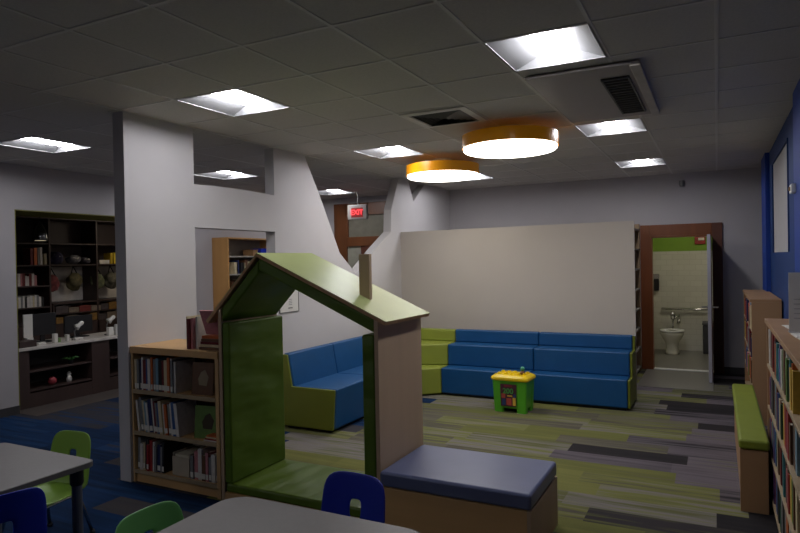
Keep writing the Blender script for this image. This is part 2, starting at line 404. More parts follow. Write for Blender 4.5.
obj('diffuser',MB().lathe([(.05,2.60),(.17,2.62),(.2,2.66),(.2,2.68)],(-.3,11.3,0),32),BATHL,t,smooth=True)
obj('base',MB().lathe([(.21,2.68),(.21,2.70)],(-.3,11.3,0),32),WHITE,t)

# ------------------------------------------------------------------ ceiling fixtures
def troffer():
    t=thing('ceiling_light','x','light',(0,0,0),0,'square troffer lights recessed in the ceiling')
    h=.31; w=.295; b=MB()
    # frame lip
    b.box(-h,h,-h,-w,-.004,.006).box(-h,h,w,h,-.004,.006).box(-h,-w,-w,w,-.004,.006).box(w,h,-w,w,-.004,.006)
    n=8
    for s in (-1,1):
        pts=[(s*(w-(w-.085)*(k/n)),.0+.08*(.75*(k/n)+.25*(k/n)**2)) for k in range(n+1)]
        vs=[(x,-w,z) for x,z in pts]+[(x,w,z) for x,z in pts]
        b.add(vs,[(k,k+1,n+2+k,n+1+k) for k in range(n)])
    b.box(-.09,.09,-w,w,.08,.085)
    for s in (-1,1):
        b.add([(-w,s*w,0),(w,s*w,0),(.09,s*(w-.05),.086),(-.09,s*(w-.05),.086)],[(0,1,2,3)])
        b.add([(-w,s*w,0),(-.09,s*(w-.05),.086),(-w,s*(w-.001),.1)],[(0,1,2)])
    obj('housing',b,REFL,t,local=True,recalc=False,smooth=False)
    obj('back_box',MB().box(-h,h,-h,h,.1,.12).box(-h,h,-h,-h+.005,.006,.1).box(-h,h,h-.005,h,.006,.1).box(-h,-h+.005,-h,h,.006,.1).box(h-.005,h,-h,h,.006,.1),GREY,t,local=True)
    l=MB(); n=10; vs=[];
    for y in (-.25,.25):
        for k in range(n+1):
            a=PI*k/n; vs.append((-.082*math.cos(a),y,.07-.045*math.sin(a)))
    fs=[(k,k+1,n+2+k,n+1+k) for k in range(n)]+[tuple(range(n+1)),tuple(range(n+1,2*n+2))]
    l.add(vs,fs); obj('lens',l,LENS,t,local=True,smooth=True)
    return t
LL=['square ceiling light nearest the camera, beside the ceiling air unit','square ceiling light just behind the ceiling air unit','square ceiling light nearest the restroom door wall',
 'square ceiling light right in front of the white tree partition column','square ceiling light between the tree partition and the amber drum lamps','square ceiling light at far left above the office opening',
 'square ceiling light seen through the top notch of the white partition','square ceiling light seen in the gap near the red exit sign','square ceiling light just behind the farther amber drum lamp']
TR=troffer()
LL+=['square ceiling light outside the photo, behind the camera over the tables','square ceiling light behind the camera over the far left aisle']
for i,(x,y) in enumerate(lightpos):
    sx,sy=cutsz[(round(x,3),round(y,3))]
    loc=(x+sx/2,y+sy/2,H); sc_=(sx/.62,sy/.62,1)
    if i==0: TR.location=loc; TR['label']=LL[0]; TR.scale=sc_
    else: dup(TR,loc,None,LL[i]).scale=sc_

def drum():
    t=thing('drum_lamp','x','lamp',(0,0,0),0,'amber drum lamps under the ceiling')
    r=.46; n=64; b=MB(); vs=[];fs=[]
    prof=[(r,-.155),(r,-.035),(r-.012,-.035),(r-.012,-.155)]
    for rr,z in prof:
        for k in range(n): vs.append((rr*math.cos(2*PI*k/n),rr*math.sin(2*PI*k/n),z))
    for i in range(4):
        for k in range(n): fs.append((i*n+k,i*n+(k+1)%n,((i+1)%4)*n+(k+1)%n,((i+1)%4)*n+k))
    b.add(vs,fs); obj('ring',b,ORANGE,t,local=True,smooth=False)
    obj('light_block_plate',MB().lathe([(r-.012,-.05),(r-.012,-.045)],(0,0,0),n),ORANGE,t,local=True)  # added opaque cap, keeps the lamp's light from spilling onto the ceiling
    obj('diffuser',MB().lathe([(r-.016,-.06),(r-.016,-.172),(r-.03,-.184),(r-.08,-.19),(.01,-.192)],(0,0,0),n),DRUML,t,local=True,smooth=False)
    obj('canopy',MB().lathe([(.12,-.06),(.12,.045)],(0,0,0),24),WHITE,t,local=True)
    return t
D=drum(); D.location=(-1.76,5.82,H-.045); D['label']='large round amber drum lamp nearer to the camera and the air unit'
dup(D,(-3.06,7.22,H-.045),None,'large round amber drum lamp farther left, behind the other drum')

t=thing('air_conditioner','ceiling air unit panel with one long dark slotted grille','air unit',(gx(.7),gy(2.6),H-.03))
b=MB().box(gx(.05),gx(1.29),gy(1.28),gy(3.86),H-.03,H-.005); obj('panel',b,ACP,t,bev=.012)
obj('panel_edge',MB().box(gx(1.18),gx(1.29),gy(1.28),gy(3.86),H-.045,H-.03),mat('ac_edge',(185,178,170),.4),t,bev=.006)
g=MB().box(gx(.82),gx(1.13),gy(1.7),gy(3.55),H-.034,H-.03)
obj('grille_backing',g,mat('grille_black',(24,22,20),.7),t)
g=MB()
for k in range(16):
    y=gy(1.72)+k*(gy(3.53)-gy(1.72))/15; g.box(gx(.83),gx(1.12),y-.006,y+.012,H-.044,H-.036)
g.box(gx(.82),gx(.84),gy(1.7),gy(3.55),H-.046,H-.034).box(gx(1.11),gx(1.13),gy(1.7),gy(3.55),H-.046,H-.034)
obj('grille_slats',g,VENTD,t)
x0,y0=U0-1.24+.015,V0+1.3+.025
t=thing('air_vent','square ceiling air vent with a white frame and dark louvers','vent',(x0+.3,y0+.3,H-.01))
g=MB(); a=.29
cx_,cy_=x0+.3,y0+.3
def ring(mb,cx,cy,a,b,z0,z1):
    mb.add([(cx-a,cy-a,z0),(cx+a,cy-a,z0),(cx+a,cy+a,z0),(cx-a,cy+a,z0),(cx-b,cy-b,z1),(cx+b,cy-b,z1),(cx+b,cy+b,z1),(cx-b,cy+b,z1)],[(0,1,5,4),(1,2,6,5),(2,3,7,6),(3,0,4,7)])
ring(g,cx_,cy_,.30,.24,H-.012,H-.018); ring(g,cx_,cy_,.30,.301,H-.012,H-.003); ring(g,cx_,cy_,.24,.235,H-.018,H-.004)
obj('frame',g,TBAR,t)
g=MB()
for k in range(5): ring(g,cx_,cy_,.232-.045*k,.205-.045*k,H-.006,H-.02)
obj('louvers',g,VENTD,t)
obj('backing',MB().box(cx_-.235,cx_+.235,cy_-.235,cy_+.235,H-.006,H-.004),mat('vent_black',(60,58,56),.8),t)
tag(obj('smoke_detector',MB().lathe([(.03,2.83),(.04,2.86),(.04,2.92)],(-.46,YB-.04,0),16),GREY),'small grey sensor high on the back wall above the restroom door','sensor')

# exit sign
ex=thing('exit_sign','lit red EXIT sign hanging from the ceiling beyond the white partition','sign',(-5.75,9.6,2.57))
RZ=Matrix.Translation(Vector((-5.75,9.6,2.665)))@Matrix.Rotation(.0,4,'Z')
obj('housing',MB().box(-5.95,-5.55,9.6,9.66,2.54,2.80),mat('sign_housing',(160,155,150),.5),ex,bev=.008)
obj('stem',MB().box(-5.76,-5.74,9.62,9.64,2.80,H-.005),VENTD,ex)
obj('face',MB().box(-5.87,-5.63,9.596,9.6,2.575,2.745),mat('sign_face',(140,30,30),.5,emit=.2),ex)
text_mesh('lettering','EXIT',.125,EXITR,ex,Matrix.Translation(Vector((0,-.008,.09)))@Matrix.Rotation(PI/2,4,'X'),.002,'glowing red letters')

# timber glazed entrance in the back wall
d2=struct('door_2',MB().box(-6.76,-6.47,YB-.06,YB,0,2.92).box(-6.5,-4.6,YB-.06,YB,2.68,2.92).box(-6.5,-4.6,YB-.06,YB,2.08,2.26).box(-6.5,-6.44,YB-.055,YB,2.26,2.68).box(-4.75,-4.5,YB-.06,YB,0,2.92),TIMB,bev=.005)
struct('transom_glass',MB().box(-6.44,-4.75,YB-.02,YB-.005,2.26,2.68),mat('grey_frosted_glass',(118,114,100),.3),d2)
struct('side_glass',MB().box(-6.5,-6.16,YB-.02,YB-.005,.1,2.08),mat('pale_frosted_glass',(158,156,140),.3),d2)
struct('door_leaf',MB().box(-6.16,-4.75,YB-.045,YB,0,2.08),DOORD,d2)

# ------------------------------------------------------------------ books
ORD=['first','second','third','fourth','fifth','sixth','seventh','eighth','ninth','tenth','eleventh','twelfth','thirteenth','fourteenth','fifteenth','sixteenth','seventeenth','eighteenth','nineteenth','twentieth','twenty-first','twenty-second','twenty-third','twenty-fourth','twenty-fifth','twenty-sixth','twenty-seventh','twenty-eighth','twenty-ninth','thirtieth']
def book(loc, w, h, d, colr, label, group=None, rz=0, lean=0, parts=True, sticker=False, name='book'):
    """spine towards local -y, thickness along local x from 0 to w"""
    M=Matrix.Rotation(lean,4,'Y')
    def B(mb): return mb.xf(M)
    cm=bookmat(colr)
    c=.0025 if w<.03 else .004
    cov=MB().box(0,w,0,c,0,h).box(0,c,c,d,0,h).box(w-c,w,c,d,0,h)
    if not parts:
        cov=MB().box(0,w,0,d,0,h)
        o=obj(name,B(cov),cm,local=True); o.location=loc; o.rotation_euler=(0,0,rz); return tag(o,label,'book',group)
    o=obj(name,B(cov),cm,local=True); o.location=loc; o.rotation_euler=(0,0,rz); tag(o,label,'book',group)
    obj('pages',B(MB().box(c,w-c,c,d-.004,.004,h-.004)),PAGES,o,local=True)
    if sticker: obj('spine_label',B(MB().box(.0005,w-.0005,-.0008,0,.015,.055)),PAPER,o,local=True)
    return o

# ------------------------------------------------------------------ maple bookcase by the partition
BX0,BX1,BY0,BY1=XP+.005,-3.345,3.52,3.86
bc=thing('bookcase','maple three-shelf bookcase standing between the white partition and the playhouse','bookcase',((BX0+BX1)/2,BY0,0))
obj('side_panel',MB().box(BX0,BX0+.02,BY0,BY1,0,1.06),MAPLE,bc,bev=.002)
obj('side_panel',MB().box(BX1-.035,BX1,BY0-.004,BY1,0,1.06),MAPLE,bc,bev=.002)
obj('top_panel',MB().box(BX0,BX1,BY0-.012,4.02,1.06,1.115),MAPLEH,bc,bev=.003)
obj('back_panel',MB().box(BX0+.02,BX1-.035,BY1-.012,BY1,.08,1.06),mat('dark_back_panel',(110,84,58),.6),bc)
obj('plinth',MB().box(BX0+.02,BX1-.035,BY0+.02,BY0+.04,0,.08),MAPLEH,bc)
SH=[.08,.395,.735]
for z in SH: obj('shelf',MB().box(BX0+.02,BX1-.035,BY0,BY1-.012,z,z+.022),MAPLEH,bc,bev=.002)
for z in SH: obj('lip',MB().box(BX0+.02,BX1-.035,BY0-.006,BY0,z-.002,z+.03),mat('clear_label_rail',(170,150,120),.2),bc)
pal={2:['cream','grey','navy blue','white','dark red','blue','white','orange','grey','light blue','black','dark red','cream','orange','white','grey','white'],
     1:['white','grey','cream','light blue','white','navy blue','white','dark red','grey','blue','cream','white','orange','grey','white','blue','white'],
     0:['grey','white','cream','black','red','red','white','grey','navy blue','grey','black']}
nm={2:'top',1:'middle',0:'bottom'}
for s in (2,1,0):
    x=BX0+.025; zz=SH[s]+.022
    lean={2:0,1:-.10,0:.03}[s]
    if s==1: x+=.03
    for k,cn in enumerate(pal[s]):
        w=R.uniform(.016,.036) if s else R.uniform(.018,.034)
        h=R.uniform(.245,.285) if s==2 else (R.uniform(.24,.28) if s==1 else R.uniform(.2,.26))
        l=lean*R.uniform(.8,1.2)
        if l>0: pass
        book((x+(0 if l>=0 else 0.0),BY0+R.uniform(.012,.03),zz+(w*abs(math.sin(l)) if l>0 else 0)),w,h,R.uniform(.2,.25),cn,
             '%s book, %s from the left on the %s shelf of the maple bookcase'%(cn,ORD[k],nm[s]),'books in the maple bookcase',0,l,True,s!=0 or k%2==0)
        x+=w/math.cos(l)+.002
        if x>BX0+(.56 if s else .42): break
    if s==2:
        xe=x
    pal[s]=x
def faceout(x,y,z,w,h,cn,label,rz=.25,tilt=-.12):
    """picture book standing with its cover outwards"""
    M=Matrix.Rotation(tilt,4,'X')
    c=MB().box(0,w,0,.002,0,h).box(0,w,.012,.014,0,h).box(0,.003,0,.014,0,h)
    o=obj('picture_book',c.xf(M),bookmat(cn),local=True); o.location=(x,y,z); o.rotation_euler=(0,0,rz)
    tag(o,label,'book','books in the maple bookcase')
    obj('pages',MB().box(.003,w-.004,.002,.012,.004,h-.004).xf(M),PAGES,o,local=True)
    a=MB()
    a.lathe([(.02,0),(.045,.0001)],(0,0,0),14)
    pts=[(w*.55+v.x*(1 if abs(v.x)>.0 else 1),-.0012,h*.55+v.y) for v in a.v]
    b2=MB().prism([(w*.35,h*.3),(w*.7,h*.28),(w*.78,h*.55),(w*.6,h*.78),(w*.42,h*.7),(w*.3,h*.5)],'y',-.0012,0)
    obj('cover_picture',b2.xf(M),mat('cover_art_'+cn.replace(' ','_'),{'brown':(140,124,100),'green':(60,48,30)}.get(cn,(160,120,80)),.5),o,local=True)
    return o
faceout(-3.68,BY0+.05,SH[2]+.024,.2,.25,'brown','brown picture book facing out at the right end of the top shelf',.12,-.1)
faceout(-3.66,BY0+.05,SH[1]+.024,.22,.25,'green','dark green picture book leaning cover out on the middle shelf',.2,-.1)
for k in range(4):
    cn=['white','red','cream','orange'][k]
    b=MB().box(-3.53+.01*k,-3.40,BY0+.02,BY0+.22,SH[1]+.023+k*.012,SH[1]+.034+k*.012)
    tag(obj('book',b,bookmat(cn)),'thin %s book lying flat, %s from the bottom of the middle shelf pile'%(cn,ORD[k]),'book','books lying flat on the middle shelf')
t=thing('book_bin','open cream cardboard bin of books on the bottom shelf of the maple bookcase','bin',(-3.79,BY0+.06,SH[0]+.022))
bx0,bx1=-3.88,-3.70; bz=SH[0]+.023
obj('body',MB().box(bx0,bx1,BY0+.03,BY0+.036,bz,bz+.15).box(bx0,bx1,BY0+.25,BY0+.256,bz,bz+.2).box(bx0,bx0+.005,BY0+.036,BY0+.25,bz,bz+.18).box(bx1-.005,bx1,BY0+.036,BY0+.25,bz,bz+.18).box(bx0,bx1,BY0+.03,BY0+.256,bz,bz+.004),mat('cream_card',(180,168,150),.7),t)
obj('filling_board',MB().box(bx0+.008,bx1-.008,BY0+.05,BY0+.24,bz+.005,bz+.165),PAGES,t,bev=.003)
x=-3.68
for k,cn in enumerate(['grey','pink','white','brown','pink','grey','white','grey']):
    w=R.uniform(.02,.04)
    if x+w>-3.385: break
    book((x,BY0+.02+R.uniform(0,.02),bz),w,R.uniform(.18,.25),.2,cn,'%s book, %s right of the cream bin on the bottom shelf'%(cn,ORD[k]),'books right of the cream bin',0,0,True,True); x+=w+.003
# books on top of the bookcase
for k,(cn,x,w,h,dy) in enumerate([('cream',-3.77,.012,.245,.10),('dark red',-3.685,.03,.235,.02),('pink',-3.65,.022,.24,.03),('white',-3.62,.02,.25,.05)]):
    book((x,BY0+dy,1.117),w,h,.2,cn,['thin cream book standing leftmost on top of the maple bookcase','dark red book standing on top of the maple bookcase','pale pink book standing beside the dark red one on top of the bookcase','white book standing behind the pink one on top of the bookcase'][k],'books on top of the maple bookcase',0,0,True,k==0)
for k in range(5):
    cn=['brown','cream','dark red','brown','orange'][k]
    tag(obj('book',MB().box(-3.57+.008*k,-3.37,BY0+.03,BY0+.24,1.117+k*.022,1.137+k*.022),bookmat(cn),bev=.002),'%s book lying flat on the bookcase top against the playhouse, %s from the bottom'%(cn,ORD[k]),'book','books on top of the maple bookcase')
tag(obj('picture_book',MB().box(-.09,.09,0,.015,0,.2).xf(Matrix.Translation(Vector((-3.48,BY0+.11,1.228)))@Matrix.Rotation(.35,4,'X')),bookmat('pink')),'pink patterned picture book propped on the pile against the playhouse','book','books on top of the maple bookcase')

# ------------------------------------------------------------------ playhouse
hx0,hx1,hy0,hy1=-3.34,-1.968,3.52,4.18
PK=(-2.95,1.85); EL=(-3.45,1.345); ER=(-1.90,1.382)
ph=thing('playhouse','child-size wooden playhouse nook with green padding and pale green roof','playhouse',(-2.65,hy0,0))
obj('wall_panel',MB().box(hx0,hx0+.03,hy0,hy1,0,1.44),PINKW,ph,bev=.002)
obj('wall_panel',MB().box(hx1-.03,hx1,hy0,hy1,0,1.395),PINKW,ph,bev=.002)
def slope(a,b,t0,t1):
    d=Vector((b[0]-a[0],b[1]-a[1])); n=Vector((-d.y,d.x)).normalized()
    if n.y>0: n=-n
    return [(a[0]+n.x*t0,a[1]+n.y*t0),(b[0]+n.x*t0,b[1]+n.y*t0),(b[0]+n.x*t1,b[1]+n.y*t1),(a[0]+n.x*t1,a[1]+n.y*t1)]
def onl(a,b,x): return (x,a[1]+(b[1]-a[1])*(x-a[0])/(b[0]-a[0]))
ry0,ry1=hy0-.012,hy1+.015
for a,b in ((PK,EL),(PK,ER)):
    q=slope(a,b,.004,.026)
    if a==PK: q[3]=(PK[0],PK[1]-.028)
    obj('roof_board',MB().prism(q,'y',ry0,ry1),EDGEW,ph)
    q=slope(a,b,0,.004); obj('roof_laminate',MB().prism(q,'y',ry0,ry1),ROOFG,ph)
# inner roof cushions
def cush(a,b,xe0,xe1,t0,t1):
    A=onl(a,b,xe0); B=onl(a,b,xe1)
    return MB().prism([(A[0],A[1]-t0),(B[0],B[1]-t0),(B[0],B[1]-t1),(A[0],A[1]-t1)],'y',hy0+.006,hy1-.005)
obj('roof_cushion',cush(PK,EL,PK[0]+.0,hx0+.032,.045,.15),VGREEN,ph,bev=.015,seg=3)
obj('roof_cushion',cush(PK,ER,PK[0]+.0,hx1-.032,.035,.125),VGREEN,ph,bev=.015,seg=3)
obj('wall_cushion',MB().box(hx0+.032,hx0+.10,hy0+.004,hy1-.005,.13,1.335),VGREEN,ph,bev=.015,seg=3)
obj('wall_cushion',MB().box(hx1-.128,hx1-.034,hy0+.004,hy1-.005,.13,1.29),VGREEN,ph,bev=.015,seg=3)
obj('seat_cushion',MB().box(hx0+.035,hx1-.035,hy0+.006,hy1-.005,.062,.13),VGREENS,ph,bev=.02,seg=3)
obj('base_board',MB().box(hx0+.03,hx1-.03,hy0+.002,hy1,0,.06),MAPLEH,ph,bev=.002)
cz=onl(PK,ER,-2.215)[1]
zb0=onl(PK,ER,-2.258)[1]-.001; zb1=onl(PK,ER,-2.173)[1]-.001
obj('chimney',MB().prism([(-2.258,zb0),(-2.173,zb1),(-2.173,1.825),(-2.258,1.825)],'y',3.78,3.815),PINKW,ph,bev=.002)
cu=bpy.data.objects  # noqa

# bench right of the playhouse
t=thing('bench','low wooden box bench with slate blue cushion beside the playhouse','bench',(-1.46,3.48,0))
obj('box',MB().box(-1.955,-.99,3.485,4.13,0,.317),MAPLEH,t,bev=.004)
obj('end_panel',MB().box(-.99,-.965,3.48,4.135,0,.32),PINKW,t,bev=.003)
obj('cushion',MB().box(-1.955,-.965,3.475,4.135,.322,.42),SLATE,t,bev=.022,seg=3)

# ------------------------------------------------------------------ sofa along the partition
def sofa(y0,y1,label,end):
    t=thing('sofa',label,'sofa',(-3.9,y0,0),0,'blue and lime padded sofas along the white partition')
    prof=[(-4.17,0.02),(-3.55,.02),(-3.52,.44),(-4.05,.44),(-4.10,.78),(-4.17,.79)]
    if end: obj('side_panel',MB().prism([(-4.185,.03),(-3.545,.03),(-3.515,.455),(-4.06,.455),(-4.115,.79),(-4.185,.79)],'y',y0,y0+.03),OLIVE,t,bev=.01)
    obj('seat',MB().prism([(-4.07,.035),(-3.54,.035),(-3.51,.46),(-4.07,.45)],'y',y0+(.03 if end else 0),y1),BLUEV,t,bev=.02,seg=3)
    obj('backrest',MB().prism([(-4.185,.035),(-4.06,.035),(-4.05,.45),(-4.11,.80),(-4.185,.80)],'y',y0+(.03 if end else 0),y1),BLUEV,t,bev=.02,seg=3)
    obj('base',MB().box(-4.15,-3.6,y0+.05,y1-.05,0,.035),DARKP,t)
    return t
sofa(5.35,6.24,'blue padded sofa with olive end panel, the nearer one seen through the playhouse',True)
sofa(6.245,7.24,'blue padded sofa behind the nearer one, next to the lime corner seating',False)

# corner stepped unit
t=thing('corner_seating','lime padded three-step corner seating where the two seat rows meet','seating',(-3.8,7.8,0))
def cpoly(f0,f1,b): return [(-3.25,f0),(-3.25,8.1),(-4.19,8.1),(-4.19,f1),(f1 and -3.55,f1)]
obj('lower_step',MB().prism([(-3.25,7.49),(-3.25,8.1),(-4.19,8.1),(-4.19,7.25),(-3.52,7.25)],'z',.02,.36),LIME,t,bev=.018,seg=3)
obj('middle_step',MB().prism([(-3.25,7.72),(-3.25,8.1),(-4.19,8.1),(-4.19,7.25),(-3.8,7.25),(-3.62,7.55)],'z',.36,.64),LIME,t,bev=.018,seg=3)
obj('back_cushion',MB().prism([(-3.25,8.0),(-3.25,8.1),(-4.19,8.1),(-4.19,7.25),(-4.09,7.25),(-4.09,8.0)],'z',.64,.805),LIME,t,bev=.018,seg=3)
obj('base',MB().prism([(-3.3,7.6),(-3.3,8.05),(-4.15,8.05),(-4.15,7.3),(-3.6,7.3)],'z',0,.02),DARKP,t)
def riser(x0,x1,label,endgreen):
    t=thing('step_seating',label,'seating',((x0+x1)/2,7.8,0),0,'blue three-step padded seating along the beige wall')
    e=x1-.03 if endgreen else x1
    obj('lower_step',MB().box(x0,e,7.48,8.1,.03,.36),BLUEV,t,bev=.018,seg=3)
    obj('middle_step',MB().box(x0,e,7.72,8.1,.36,.64),BLUEV,t,bev=.018,seg=3)
    obj('back_cushion',MB().box(x0,e,8.0,8.1,.64,.81),BLUEV,t,bev=.018,seg=3)
    obj('base',MB().box(x0+.02,e-.02,7.52,8.08,0,.03),DARKP,t)
    if endgreen:
        obj('end_panel',MB().prism([(7.50,.03),(8.1,.03),(8.1,.80),(8.02,.80),(8.02,.63),(7.74,.63),(7.74,.35),(7.5,.35)],'x',e,x1),OLIVE,t,bev=.008)
    return t
riser(-3.245,-2.08,'blue padded three-step seating next to the lime corner, behind the green tub',False)
riser(-2.075,-.90,'blue padded three-step seating with olive end panel near the restroom door',True)

# ------------------------------------------------------------------ block tub
t=thing('toy_tub','green plastic toy tub with yellow lid standing on the carpet before blue steps','toy',(-2.14,7.06,0),-.06)
def rr(w,d,r,n=5,cx=0,cy=0):
    pts=[]
    for qx,qy,a0 in ((w-r,d-r,0),(-w+r,d-r,PI/2),(-w+r,-d+r,PI),(w-r,-d+r,1.5*PI)):
        for k in range(n+1):
            a=a0+PI/2*k/n; pts.append((cx+qx+r*math.cos(a),cy+qy+r*math.sin(a)))
    return pts
def loft(mb,rings,mi=0,cap=True):
    n=len(rings[0][0]); vs=[];fs=[]
    for pts,z in rings: vs+=[(x,y,z) for x,y in pts]
    for i in range(len(rings)-1):
        for k in range(n): fs.append((i*n+k,i*n+(k+1)%n,(i+1)*n+(k+1)%n,(i+1)*n+k))
    if cap: fs+= [tuple(range(n))[::-1],tuple((len(rings)-1)*n+k for k in range(n))]
    return mb.add(vs,fs,mi)
obj('body',loft(MB(),[(rr(.185,.135,.03),.05),(rr(.205,.15,.03),.37)]),GREENT,t,local=True)
fe=MB()
for sx in (-1,1):
    for sy in (-1,1): 
        fe.add([],[])
        loft(fe,[([(x+sx*.135,y+sy*.095) for x,y in rr(.055,.045,.02)],0),([(x+sx*.145,y+sy*.105) for x,y in rr(.062,.048,.02)],.365)])
obj('corner_leg',fe,GREENT,t,local=True)
obj('label_panel',MB().prism([(-.10,.075),(.085,.075),(.09,.33),(-.105,.33)],'y',-.158,-.152),mat('tub_label_print',(70,30,50),.4,amt=.3,scale=14),t,local=True)
li=MB()
for (x,z,w,h,c_) in ((-.08,.09,.04,.07,0),(-.03,.09,.06,.08,1),(.045,.09,.035,.09,2),(-.09,.17,.045,.05,1),(-.02,.19,.06,.014,2),(-.06,.30,.1,.02,3),(.05,.18,.03,.04,0)):
    li.box(x,x+w,-.1605,-.158,z,z+h,c_)
obj('label_print',li,[mat('print_blue',(40,60,110),.5),mat('print_red',(170,70,60),.5),mat('print_yellow',(210,170,60),.5),mat('print_crimson',(130,30,50),.5)],t,local=True)
text_mesh('label_number','200',.085,mat('print_green',(70,150,70),.5),t,Matrix.Translation(Vector((-.01,-.163,.25)))@Matrix.Rotation(PI/2,4,'X'),.0015)
obj('lid',loft(MB(),[(rr(.222,.165,.05),.368),(rr(.23,.172,.05),.385),(rr(.225,.168,.05),.405),(rr(.20,.145,.05),.425),(rr(.19,.135,.05),.43)]),YELLT,t,local=True)
for k in range(10):
    x=-.15+.075*(k%5); y=-.05+.12*(k//5); obj('lid_stud',MB().lathe([(.02,.428),(.02,.446),(.017,.448)],(x,y,0),12),YELLT,t,local=True)
t=thing('toy_figure','small teal and brown toy figure standing on the yellow tub lid','toy',(-2.02,7.03,.43))
obj('body',MB().lathe([(.02,0),(.03,.01),(.028,.03),(.018,.045)],(0,0,0),14),mat('toy_brown',(110,70,40),.5),t,local=True,smooth=True)
obj('head',MB().lathe([(.012,.043),(.026,.055),(.027,.075),(.015,.09)],(0,0,0),14),mat('toy_teal',(70,150,120),.5),t,local=True,smooth=True)

# ------------------------------------------------------------------ paper on partition
t=thing('framed_notice','white paper notice in a thin dark frame on the white partition, seen through playhouse','notice',(XP,5.66,1.22))
obj('sheet',MB().box(XP,XP+.006,5.48,5.82,1.225,1.50),PAPER,t)
obj('frame',MB().box(XP,XP+.01,5.475,5.827,1.218,1.225).box(XP,XP+.01,5.475,5.827,1.50,1.507).box(XP,XP+.01,5.475,5.48,1.225,1.5).box(XP,XP+.01,5.82,5.827,1.225,1.5),mat('frame_grey',(90,88,86),.5),t)
pr=MB().box(XP+.006,XP+.007,5.63,5.71,1.26,1.273)
for k in range(4): pr.box(XP+.006,XP+.0068,5.64,5.70,1.30+.02*k,1.306+.02*k)
obj('print',pr,mat('ink_grey',(120,118,116),.7),t)

# ------------------------------------------------------------------ oak cabinet seen through partition window
t=thing('bookcase','tall oak bookcase against the far left wall, seen through the partition window','bookcase',(-7.42,8.5,0))
cy0,cy1,cx0,cx1,cz1=7.9,9.15,XL+.005,-7.25,2.2
obj('side_panel',MB().box(cx0,cx1,cy0,cy0+.03,0,cz1),OAKW,t,bev=.002)
obj('side_panel',MB().box(cx0,cx1,cy1-.03,cy1,0,cz1),OAKW,t,bev=.002)
obj('top_panel',MB().box(cx0,cx1+.01,cy0,cy1,cz1,cz1+.025),OAKW,t,bev=.002)
obj('back_panel',MB().box(cx0,cx0+.01,cy0+.03,cy1-.03,0,cz1),mat('oak_back',(120,110,100),.6),t)
shz=[.1,.5,.9,1.25,1.585,1.89]
for z in shz: obj('shelf',MB().box(cx0+.01,cx1,cy0+.03,cy1-.03,z,z+.022),mat('white_shelf',(165,160,150),.5),t)
for si,z in enumerate(shz[3:5]):
    y=cy1-.04; 
    for k in range(24):
        w=R.uniform(.05,.1)
        if y-w<cy0+.04: break
        cn=R.choice(['white','grey','black','brown','cream','dark red','navy blue','white'])
        book((cx1-.03,y,z+.023),w,R.uniform(.17,.24),.18,cn,'book on the %s filled shelf of the oak bookcase behind the partition window'%['second','first'][si],'books in the oak bookcase, %s filled shelf'%['second','first'][si],0,0,False) .rotation_euler=(0,0,PI/2)
        bpy.context.view_layer.objects.active=None
        y-=w+.003
# fix spine direction: rotated +90 puts the spine on +x side
for (nm_,yy,w_,h_,m_,lb) in (('storage_bin',8.85,.16,.12,NUBL,'bright blue bin on the top shelf of the oak bookcase'),('storage_box',8.62,.13,.1,TAN,'tan box beside the blue bin in the oak bookcase')):
    t=thing(nm_,lb,'bin' if 'bin' in nm_ else 'box',(-7.38,yy,1.913))
    obj('body',MB().box(-7.5,-7.27,yy-w_/2,yy+w_/2,1.913,1.913+h_),m_,t,bev=.006)
    obj('rim',MB().box(-7.51,-7.26,yy-w_/2-.006,yy+w_/2+.006,1.913+h_,1.925+h_),m_,t,bev=.003)

# ------------------------------------------------------------------ bookcase behind beige wall end
t=thing('bookcase','tall dark open bookcase between the beige wall end and the restroom door frame','bookcase',(-1.25,9.9,0))
obj('side_panel',MB().box(-1.38,-1.075,10.36,YB-.02,0,2.28),mat('beige_edge_wood',(150,125,95),.5),t,bev=.002)
obj('side_panel',MB().box(-1.38,-1.075,9.45,9.48,0,2.28),WALN,t,bev=.002)
obj('back_panel',MB().box(-1.38,-1.37,9.48,10.36,0,2.28),WALN,t)
for k in range(8): obj('shelf',MB().box(-1.37,-1.075,9.48,10.36,.04+k*.305,.062+k*.305),mat('pale_shelf_edge',(150,146,140),.5),t)

# ------------------------------------------------------------------ right bookcases
def rackcase(y0,y1,label,boards):
    t=thing('bookcase',label,'bookcase',(.45,(y0+y1)/2,0)); x0,x1=.315,XR-.015
    obj('top_panel',MB().box(x0-.012,x1,y0,y1,1.275,1.305),MAPLER,t,bev=.003)
    obj('side_panel',MB().box(x0,x1,y0,y0+.025,0,1.275),MAPLER,t,bev=.002)
    obj('side_panel',MB().box(x0,x1,y1-.025,y1,0,1.275),MAPLER,t,bev=.002)
    obj('back_panel',MB().box(x1-.01,x1,y0+.025,y1-.025,0,1.275),MAPLER,t)
    for z in boards: obj('shelf',MB().box(x0,x1-.01,y0+.025,y1-.025,z,z+.022),mat('pale_maple_shelf',(165,145,118),.5),t,bev=.002)
    obj('plinth',MB().box(x0+.03,x0+.045,y0+.025,y1-.025,0,.07),PINKT,t)
    return t
BD=[.07,.36,.66,.96]
rackcase(2.6,5.22,'maple bookcase at the right edge, nearest the camera, full of books',BD)
rackcase(7.4,9.45,'maple bookcase along the blue wall beyond the lime-cushioned bench',BD)
CN=['white','cream','red','dark red','orange','navy blue','blue','light blue','black','grey','dark green','green','yellow','brown','teal','pink','purple','white','grey','brown']
wn_=['bottom','second','third','top']
